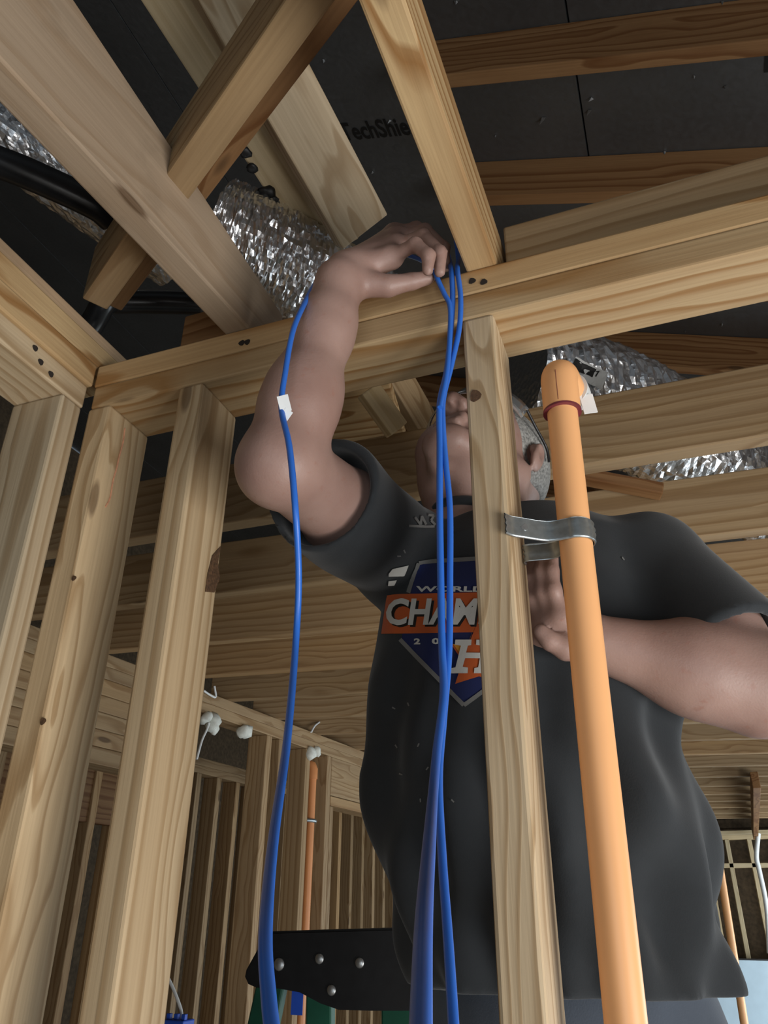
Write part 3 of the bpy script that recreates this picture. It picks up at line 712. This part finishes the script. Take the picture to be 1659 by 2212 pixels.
def cloth_mat(name, col, amp=.25):
    t = NT(name); tc = t.n('ShaderNodeTexCoord')
    n1 = t.n('ShaderNodeTexNoise', Scale=9., Detail=5.); t.l(tc.outputs['Object'], n1.inputs['Vector'])
    n2 = t.n('ShaderNodeTexNoise', Scale=600., Detail=2.); t.l(tc.outputs['Object'], n2.inputs['Vector'])
    t.l(t.ramp(n1.outputs[0], [(.3, tuple(c*(1-amp) for c in col)), (.7, tuple(c*(1+amp) for c in col))]), t.b.inputs['Base Color'])
    t.b.inputs['Roughness'].default_value = .9; t.b.inputs['Specular IOR Level'].default_value = .15
    t.b.inputs['Sheen Weight'].default_value = .15
    t.bump(n2.outputs[0], .3, .0006); return t.m
M['shirt'] = cloth_mat('charcoal_jersey', (.026, .029, .032))
M['denim'] = cloth_mat('grey_blue_denim', (.075, .09, .115))
M['hair'] = simple('grey_hair', (.27, .265, .25), .7, 0, .5, 260, .6)
V3 = lambda v: np.array((v[0], v[1], v[2]), float)
def J(px, py, Y): return V3(PX(px, py, Y=Y))

SR, ER, WR = J(872, 1205, .955), J(606, 1000, .630), J(735, 612, .636)
SL, EL, WL = J(1400, 1225, .985), J(1632, 1480, .905), J(1300, 1390, .850)
HC = J(1050, 1002, .990)
Fh = np.array((-.20*1.0, -.72, .665)); Fh /= np.linalg.norm(Fh)
Lh = np.array((.965, -.26, .0)); Lh -= Fh*(Lh@Fh); Lh /= np.linalg.norm(Lh)
Uh = np.cross(Lh, Fh)
if Uh[2] < 0: Uh = -Uh
HB = np.array((Lh, Fh, Uh))
def hd(l, f_, u): return HC + Lh*l + Fh*f_ + Uh*u

body = Field((-.60, .54, 1.84), (.22, 1.22, 2.66), .0034)
# trunk under the shirt, joining neck and both shoulders
NB = J(1040, 1125, .985)
body.cone(NB+(0, 0, -.16), NB+(0, 0, -.03), .07, .06, .02)
body.cone(NB+(0, .0, -.05), SR, .05, .05, .03); body.cone(NB+(0, 0, -.05), SL, .05, .05, .03)
# neck
body.cone(NB+(0, .01, -.03), hd(0, -.035, -.045), .060, .056, .03)
body.cone(NB+(-.02, -.035, -.02), hd(.02, .02, -.075), .020, .018, .025)
body.cone(NB+(.03, -.03, -.02), hd(.055, -.02, -.04), .018, .016, .025)
# head
body.ell(hd(0, -.012, .035), (.075, .097, .083), .02, axes=HB)
body.ell(hd(0, .028, -.02), (.062, .066, .085), .02, axes=HB)
for sg in (-1, 1):
    body.cone(hd(.052*sg, -.012, -.05), hd(.018*sg, .072, -.098), .021, .018, .02)
    body.ell(hd(.041*sg, .058, -.018), (.027, .027, .027), .02)
    body.cone(hd(.012*sg, .084, .040), hd(.05*sg, .068, .034), .012, .012, .012)
body.ell(hd(0, .078, -.100), (.021, .021, .020), .02)
body.cone(hd(0, .090, .022), hd(0, .112, -.016), .010, .0135, .012)
for sg in (-1, 1): body.ell(hd(.0135*sg, .103, -.0195), (.0095, .011, .009), .006, axes=HB)
for sg in (-1, 1): body.ell(hd(.031*sg, .094, .018), (.015, .014, .011), .008, 's', HB)
for sg in (-1, 1): body.ell(hd(.031*sg, .077, .017), (.0135, .0135, .012), .004)
body.cone(hd(-.020, .091, -.0535), hd(.020, .091, -.0535), .0085, .0085, .006)
body.cone(hd(-.016, .090, -.067), hd(.016, .090, -.067), .0085, .0085, .006)
body.cone(hd(-.025, .100, -.0602), hd(.025, .100, -.0602), .0042, .0042, .003, 's')
for sg in (-1, 1): body.ell(hd(.0072*sg, .109, -.0315), (.0058, .0080, .0075), .003, 's', HB)
for sg in (-1, 1):
    ear = np.array((Lh*sg*.93-Fh*.37, Fh*.93+Lh*sg*.37, Uh))
    body.ell(hd(.079*sg, -.016, .000), (.008, .020, .032), .006, axes=ear)
    body.ell(hd(.089*sg, -.012, .006), (.007, .011, .018), .004, 's', ear)
    body.cone(hd(.077*sg, -.002, -.003), hd(.077*sg, .0, .004), .005, .005, .004)
body.cone(J(948, 985, .965), J(962, 1045, .975), .036, .034, .03)
body.cone(J(962, 1045, .975), NB+(-.03, 0, -.02), .034, .045, .03)
# his right arm (raised, elbow through the studs)
def lerp(a, b, t): return a+(b-a)*t
body.cone(SR, lerp(SR, ER, .5), .056, .053, .03)
body.cone(lerp(SR, ER, .45), ER, .054, .043, .02)
body.ell(lerp(SR, ER, .48)+(.010, -.0, -.012), (.055, .072, .051), .03)
body.ell(ER+(-.010, .006, -.004), (.038, .036, .038), .02)
body.cone(ER, lerp(ER, WR, .35), .041, .040, .02)
body.cone(lerp(ER, WR, .3), lerp(ER, WR, .75), .040, .030, .03)
body.cone(lerp(ER, WR, .7), WR, .031, .026, .03)
def hand(W_, mcps, chains, thumb, palm_r=.0135, k=.010, fr=(.0092, .0088, .0082, .0072)):
    for m_ in mcps: body.cone(W_, m_, .021, palm_r, .012)
    for a, b in zip(mcps[:-1], mcps[1:]): body.cone(a, b, palm_r*.95, palm_r*.95, .010)
    for c in chains:
        for i in range(3): body.cone(c[i], c[i+1], fr[i], fr[i+1], .0035 if i else .006)
        for i in (1, 2): body.ell(c[i], (fr[i]*1.06,)*3, .003)
    for i in range(len(thumb)-1):
        r_ = (.0185, .0135, .0105, .0090)
        body.cone(thumb[i], thumb[i+1], r_[i], r_[i+1], .008 if i == 0 else .004)
fi = [J(846, 556, .655), J(897, 528, .640), J(926, 552, .638), J(924, 584, .642)]
fm = [J(856, 533, .675), J(915, 508, .662), J(951, 546, .656), J(950, 588, .660)]
fg = [J(860, 515, .697), J(918, 497, .695), J(958, 535, .697), J(962, 578, .700)]
fp = [J(852, 505, .720), J(900, 492, .725), J(938, 520, .730), J(945, 556, .732)]
tb = [J(780, 612, .648), J(838, 618, .658), J(890, 608, .668), J(925, 600, .674)]
WH = J(752, 590, .645)
body.cone(WR, WH, .027, .024, .02)
hand(WH, [fi[0], fm[0], fg[0], fp[0]], [fi, fm, fg, fp], tb)
# his left arm (elbow out to the right, hand at the chest)
body.cone(SL, lerp(SL, EL, .6), .058, .056, .03)
body.cone(lerp(SL, EL, .5), EL, .056, .047, .02)
body.ell(EL+(.006, 0, -.004), (.046, .044, .046), .02)
body.cone(EL, lerp(EL, WL, .4), .049, .047, .02)
body.cone(lerp(EL, WL, .35), WL, .047, .031, .03)
g1 = [J(1212, 1335, .822), J(1196, 1275, .810), J(1192, 1235, .812), J(1194, 1200, .818)]
g2 = [J(1192, 1345, .830), J(1172, 1278, .816), J(1168, 1235, .816), J(1172, 1198, .822)]
g3 = [J(1176, 1358, .838), J(1150, 1292, .826), J(1146, 1252, .824), J(1150, 1215, .828)]
g4 = [J(1165, 1372, .846), J(1138, 1312, .838), J(1132, 1278, .835), J(1134, 1248, .838)]
tb2 = [J(1262, 1395, .838), J(1222, 1400, .822), J(1188, 1385, .812), J(1168, 1365, .808)]
hand(lerp(WL, J(1240, 1365, .84), .5), [g1[0], g2[0], g3[0], g4[0]], [g1, g2, g3, g4], tb2)
bme = body.mesh()
per = empty('person'); tag(per, 'man in a dark print T-shirt reaching up over the wall plate', 'person')
ob_body = link('body', bme, M['skin'], per, True)

# hair: short grey shell on the sides and back of the skull
hf = Field(tuple(HC-.16), tuple(HC+.16), .0034)
hf.ell(hd(0, -.016, .036), (.0795, .099, .087), .002, axes=HB)
hf.ell(hd(0, -.075, -.02), (.055, .035, .05), .02, axes=HB)
def cut_face(p):
    q = (p-HC)@HB.T; return -(q[..., 1]-.040-.35*q[..., 2])
hf.add(cut_face, HC-.2, HC+.2, .006, 's')
def cut_low(p):
    q = (p-HC)@HB.T; return (q[..., 2]+.028+.9*(q[..., 1]+.03)*(q[..., 1] < -.03))
hf.add(cut_low, HC-.2, HC+.2, .006, 's')
for sg in (-1, 1): hf.ell(hd(.082*sg, -.014, .0), (.016, .024, .036), .004, 's', HB)
link('hair', hf.mesh(), M['hair'], per, True)

# shirt
sh = Field((-.52, .70, 1.62), (.20, 1.22, 2.42), .0042)
zz_ = np.array([1.55, 1.69, 1.80, 1.91, 2.02, 2.12, 2.20, 2.245, 2.275])
aa_ = np.array([.158, .166, .181, .194, .192, .184, .160, .10, .02])
bb_ = np.array([.118, .122, .130, .134, .132, .124, .104, .075, .02])
cx_ = np.array([-.135, -.147, -.166, -.177, -.178, -.172, -.166, -.165, -.165])
def torso(off, folds=True):
    def fn(p):
        z = p[..., 2]; a = np.interp(z, zz_, aa_)+off; b = np.interp(z, zz_, bb_)+off; cx = np.interp(z, zz_, cx_)
        x = (p[..., 0]-cx); y = p[..., 1]-.972
        d = ((np.abs(x)/a)**2.4+(np.abs(y)/b)**2.4)**(1/2.4)
        d = (d-1)*np.minimum(a, b)
        if folds:
            th = np.arctan2(y, x)
            fade = np.clip((2.12-z)/.25, 0, 1)
            d = d + fade*(.0062*np.sin(9*th+14*(z-1.7)+2*np.sin(11*z))+.0040*np.sin(15*th-22*z)) + .0022*np.sin(38*(z+.9*x)+3*np.sin(9*x))*np.exp(-((z-1.93)/.14)**2)
            # pulled folds on his left side
            d = d - .015*np.exp(-((x-.15)/.05)**2)*np.sin(26*(z*1.0+x*.9)+.4)*np.exp(-((z-1.87)/.10)**2)
        return np.maximum(d, 1.690-z+.02*np.sin(0*z))*.9
    return fn
sh.add(torso(0), (-.45, .80, 1.62), (.12, 1.15, 2.36), .02)
sh.cone(NB+(0, .01, -.075), SR+(0, 0, .0), .055, .073, .03); sh.cone(NB+(0, .01, -.085), SL+(0, 0, 0), .050, .066, .03)
HR = lerp(SR, ER, .73); HL = lerp(SL, EL, .80)
def sleeve(a, h_, ra, rb, ph):
    ab = h_-a; L_ = np.linalg.norm(ab); u = ab/L_
    def fn(p):
        s_ = (p-a)@u; t = np.clip(s_/L_, 0, 1); q = p-a-(t*L_)[..., None]*u
        w = np.sin(34*s_+5*p[..., 2]*7+ph)*.0035*t
        d = np.linalg.norm(q, axis=-1)-(ra+(rb-ra)*t)+w
        return np.maximum(d, s_-L_)
    sh.add(fn, np.minimum(a, h_)-.1, np.maximum(a, h_)+.1, .02)
def hollow(a, h_, r0, r1):
    u = (h_-a)/np.linalg.norm(h_-a); sh.cone(h_-u*.012, h_+u*.05, r0, r1, .004, 's')
sleeve(SR, HR, .072, .073, 0); sleeve(SL, HL, .070, .074, 1.2)
hollow(SR, HR, .062, .067); hollow(SL, HL, .060, .067)
# neck opening with a ribbed collar
nu = (hd(0, -.035, -.045)-NB); nu /= np.linalg.norm(nu)
sh.cone(NB+nu*-.055, NB+nu*.12, .066, .075, .008, 's')
# open hem
sh.add(torso(-.010, False), (-.45, .80, 1.55), (.12, 1.15, 1.75), .002, 'u') if False else None
sme = sh.mesh()
shirt = link('t_shirt', sme, M['shirt'], per, True)
# collar band
ring = []
ref = np.cross(nu, (1, 0, 0)); ref /= np.linalg.norm(ref); ref2 = np.cross(nu, ref)
for k in range(25):
    a = 2*math.pi*k/24; ring.append(Vector(NB+nu*(-.004+.014*math.sin(a)*0)+(ref*math.cos(a)+ref2*math.sin(a))*.070))
tube('collar', ring, .007, 'shirt', shirt, 8, 2)

# printed graphic on the chest, laid onto the shirt surface
bvh_shirt = BVHTree.FromPolygons([v.co for v in sme.vertices], [tuple(p_.vertices) for p_ in sme.polygons])
M['navy'] = cloth_mat('navy_print', (.012, .018, .075), .1)
M['printorange'] = cloth_mat('orange_print', (.42, .085, .02), .15)
M['printgrey'] = cloth_mat('grey_print', (.15, .15, .145), .15)
M['printwhite'] = cloth_mat('white_print', (.50, .50, .47), .12)
M['printyellow'] = cloth_mat('amber_print', (.50, .22, .02), .12)
def decal(name, polys, mat, lift, cell=9, bvh=None, parent=None):
    """polys: list of 2-D outlines/faces given in photo coordinates; cut into a fine grid and pressed onto the cloth."""
    bm = bmesh.new()
    for poly in polys: bm.faces.new([bm.verts.new((x, y, 0)) for x, y in poly])
    xs_ = [v.co.x for v in bm.verts]; ys_ = [v.co.y for v in bm.verts]
    for axis_, lo, hi in ((0, min(xs_), max(xs_)), (1, min(ys_), max(ys_))):
        t_ = lo+cell
        while t_ < hi:
            co_ = (t_, 0, 0) if axis_ == 0 else (0, t_, 0); no_ = (1, 0, 0) if axis_ == 0 else (0, 1, 0)
            bmesh.ops.bisect_plane(bm, geom=bm.verts[:]+bm.edges[:]+bm.faces[:], plane_co=co_, plane_no=no_); t_ += cell
    dead = []
    for v in bm.verts:
        d = ray(v.co.x, v.co.y); hit = (bvh or bvh_shirt).ray_cast(CAM, d.normalized())
        if hit[0] is None: dead.append(v); continue
        v.co = hit[0]+hit[1]*lift
    bmesh.ops.delete(bm, geom=dead, context='VERTS')
    # drop stretched bits that fell on another surface
    bad = [f for f in bm.faces if max(e.calc_length() for e in f.edges) > .03]
    bmesh.ops.delete(bm, geom=bad, context='FACES')
    return link(name, bm_mesh(bm), M[mat], parent or shirt, True)
def text_polys(txt, x0, y0, wid, hgt, shear=0., bold=.0, slope=0.):
    me = text_mesh(txt, bold); xs_ = [v.co.x for v in me.vertices]; ys_ = [v.co.y for v in me.vertices]; a, b = min(xs_), max(xs_); c_, d_ = min(ys_), max(ys_)
    def mp(v):
        u = (v.x-a)/(b-a); w = (v.y-c_)/(d_-c_); return (x0+u*wid+shear*w*hgt, y0-w*hgt+slope*u*wid)
    return [[mp(me.vertices[i].co) for i in p_.vertices] for p_ in me.polygons]
def stroke(pts, w):
    out_ = []
    for (ax, ay), (bx_, by) in zip(pts[:-1], pts[1:]):
        dx, dy = bx_-ax, by-ay; l_ = math.hypot(dx, dy); nx, ny = -dy/l_*w/2, dx/l_*w/2
        out_.append([(ax+nx, ay+ny), (bx_+nx, by+ny), (bx_-nx, by-ny), (ax-nx, ay-ny)])
    return out_
decal('shield_print', [[(900, 1218), (1130, 1205), (1160, 1290), (1150, 1370), (1120, 1440), (1003, 1522), (868, 1385), (884, 1300)]], 'navy', .0012)
decal('shield_outline', stroke([(884, 1282), (903, 1216), (1128, 1203)], 9), 'printgrey', .0020)
decal('shield_outline', stroke([(866, 1382), (1003, 1524), (1150, 1415)], 9), 'printgrey', .0020)
decal('banner_print', [[(838, 1285), (1160, 1278), (1166, 1365), (826, 1370)]], 'printorange', .0018)
decal('champions_lettering', text_polys('CHAM', 834, 1352, 192, 58, .14, .03)+text_polys('PIONS', 1034, 1350, 190, 58, .14, .03), 'printwhite', .0028, 6)
decal('champions_shadow', text_polys('CHAM', 838, 1356, 192, 58, .14, .04)+text_polys('PIONS', 1038, 1354, 190, 58, .14, .04), 'ink', .0022, 6)
decal('world_lettering', text_polys('WORLD', 900, 1280, 150, 12, .1, .03), 'printwhite', .0024, 5)
decal('year_lettering', text_polys('2', 897, 1393, 14, 13, 0, .04)+text_polys('0', 935, 1393, 16, 13, 0, .04), 'printwhite', .0024, 5)
decal('star_print', [[(1030, 1352), (1055, 1400), (1110, 1395), (1075, 1435), (1095, 1480), (1035, 1462), (985, 1478), (1000, 1430), (975, 1392), (1012, 1396)]], 'printorange', .0020)
decal('star_highlight', [[(1026, 1352), (1012, 1396), (980, 1393), (1002, 1424)]], 'printyellow', .0024)
decal('letter_print', [[(985, 1384), (1020, 1384), (1019, 1396), (1012, 1397), (1008, 1412), (1042, 1412), (1042, 1424), (1006, 1424), (1001, 1442), (1012, 1444), (1011, 1456), (976, 1456), (977, 1445), (986, 1443), (997, 1397), (984, 1395)], [(1030, 1384), (1065, 1384), (1064, 1396), (1056, 1397), (1046, 1442), (1055, 1444), (1054, 1456), (1024, 1456), (1025, 1445), (1033, 1443), (1042, 1397), (1029, 1395)]], 'printwhite', .0030, 6)
decal('side_lettering', [[(838, 1236), (846, 1226), (880, 1219), (872, 1242), (838, 1242)], [(838, 1252), (856, 1250), (852, 1262), (838, 1262)]], 'printwhite', .0026, 6)
decal('shoulder_logo', stroke([(893, 1118), (905, 1134), (908, 1116), (917, 1134)], 5)+stroke([(922, 1114), (935, 1116), (928, 1126), (938, 1136)], 5)+stroke([(880, 1136), (936, 1139)], 5), 'printgrey', .0024, 5)

for i_, (x_, y_, a_) in enumerate(((860, 1200, 0), (858, 1612, 1), (905, 1610, 2), (852, 1530, .5), (884, 1522, 1.2), (868, 1672, .3), (910, 1728, 1.5), (978, 1730, .8), (925, 1660, 2.2), (1115 - 170, 1790, .4), (1345, 1208, .9), (872, 1190, 1.1))):
    c_, s_ = math.cos(a_), math.sin(a_)
    decal('dust_fleck', [[(x_+c_*u-s_*w, y_+s_*u+c_*w) for u, w in ((-4, -1.5), (4, -1.2), (4.5, 1.4), (-3.5, 1.8))]], 'printgrey', .0016, 20)
# trousers and shoes (below the picture)
ZS = .72
tr = Field((-.42, .78, ZS-.02), (.12, 1.30, 1.80), .009)
tr.ell((-.147, .975, 1.66), (.152, .105, .13), .03)
for sg in (-1, 1):
    hx = -.147+sg*.085
    tr.cone((hx, .98, 1.60), (hx+sg*.012, .965, 1.18), .082, .062, .03); tr.cone((hx+sg*.012, .965, 1.18), (hx+sg*.015, 1.0, ZS+.10), .062, .052, .02)
link('trousers', tr.mesh(), M['denim'], per, True)
for sg in (-1, 1):
    hx = -.147+sg*.10
    sf = Field((hx-.09, .78, ZS-.01), (hx+.09, 1.12, ZS+.16), .006)
    sf.cone((hx, 1.01, ZS+.035), (hx+sg*.012, .86, ZS+.030), .042, .036, .02); sf.cone((hx, 1.0, ZS+.035), (hx, 1.0, ZS+.11), .045, .046, .02)
    def under(p): return p[..., 2]-ZS
    sf.add(under, (hx-.2, .7, ZS-.1), (hx+.2, 1.3, ZS+.2), .003, 's')
    link('shoe', sf.mesh(), M['black'], per, True)
wp = empty('work_platform'); tag(wp, 'low wooden work platform under the man', 'platform')
for i in range(3): board('plank', (-.34, .88+.13*i, ZS-.02), (.45, .88+.13*i, ZS-.02), (0, 0, 1), .125, .038, 'joist', wp)
for x in (-.28, .32):
    board('cross_beam', (x, .80, ZS-.04-.045), (x, 1.22, ZS-.04-.045), (1, 0, 0), .089, .038, 'joist', wp)
    for y in (.84, 1.18): board('leg', (x+.04, y, 0), (x+.04, y, ZS-.04), (1, 0, 0), .06, .038, 'joist', wp)

# safety glasses
M['lens'] = simple('clear_lens', (.8, .82, .82), .05); 
_b = M['lens'].node_tree.nodes['Principled BSDF']; _b.inputs['Transmission Weight'].default_value = .9; _b.inputs['IOR'].default_value = 1.15
gl = empty('safety_glasses'); tag(gl, 'clear wraparound safety glasses with black temples on the man\'s face', 'glasses')
Vv = []; Ff = []; N_ = 24
for i in range(N_+1):
    a = math.radians(-78+156*i/N_); rr_ = .082
    for off in (0, .0022):
        for u in (.040, .028, .012, -.002):
            nose = .010*math.exp(-(math.degrees(a)/11)**2) if u < .015 else 0
            Vv.append(Vector(hd((rr_+off)*math.sin(a), .032+(rr_+off+.003)*math.cos(a)*.95, u+nose)))
for i in range(N_):
    for k in range(3):
        o_ = i*8; Ff.append((o_+k, o_+k+1, o_+8+k+1, o_+8+k)); Ff.append((o_+4+k, o_+12+k, o_+12+k+1, o_+4+k+1))
    Ff.append((i*8, i*8+8, i*8+12, i*8+4)); Ff.append((i*8+3, i*8+7, i*8+15, i*8+11))
Ff.append((0, 4, 5, 1)); Ff.append((1, 5, 6, 2)); Ff.append((2, 6, 7, 3))
e_ = N_*8; Ff += [(e_, e_+1, e_+5, e_+4), (e_+1, e_+2, e_+6, e_+5), (e_+2, e_+3, e_+7, e_+6)]
link('lens', mesh_from(Vv, Ff), M['lens'], gl, True)
for sg in (-1, 1):
    tube('temple', [Vector(hd(.083*sg, .050, .028)), Vector(hd(.085*sg, .02, .028)), Vector(hd(.0855*sg, -.015, .034)), Vector(hd(.084*sg, -.035, .024))], .0022, 'black', gl, 8, 4)

# printed label on the right duct
bd = BVHTree.FromPolygons([v.co for v in dr.data.vertices], [tuple(p_.vertices) for p_ in dr.data.polygons])
decal('paper_label', [[(1242, 772), (1312, 806), (1296, 842), (1226, 808)]], 'label', .004, 12, bd, dr)
decal('black_label', [[(1240, 776), (1284, 797), (1276, 817), (1232, 796)]], 'ink', .006, 12, bd, dr)
decal('label_number', text_polys('7', 1284, 817, 10, 15, 0, .02), 'ink', .006, 12, bd, dr)
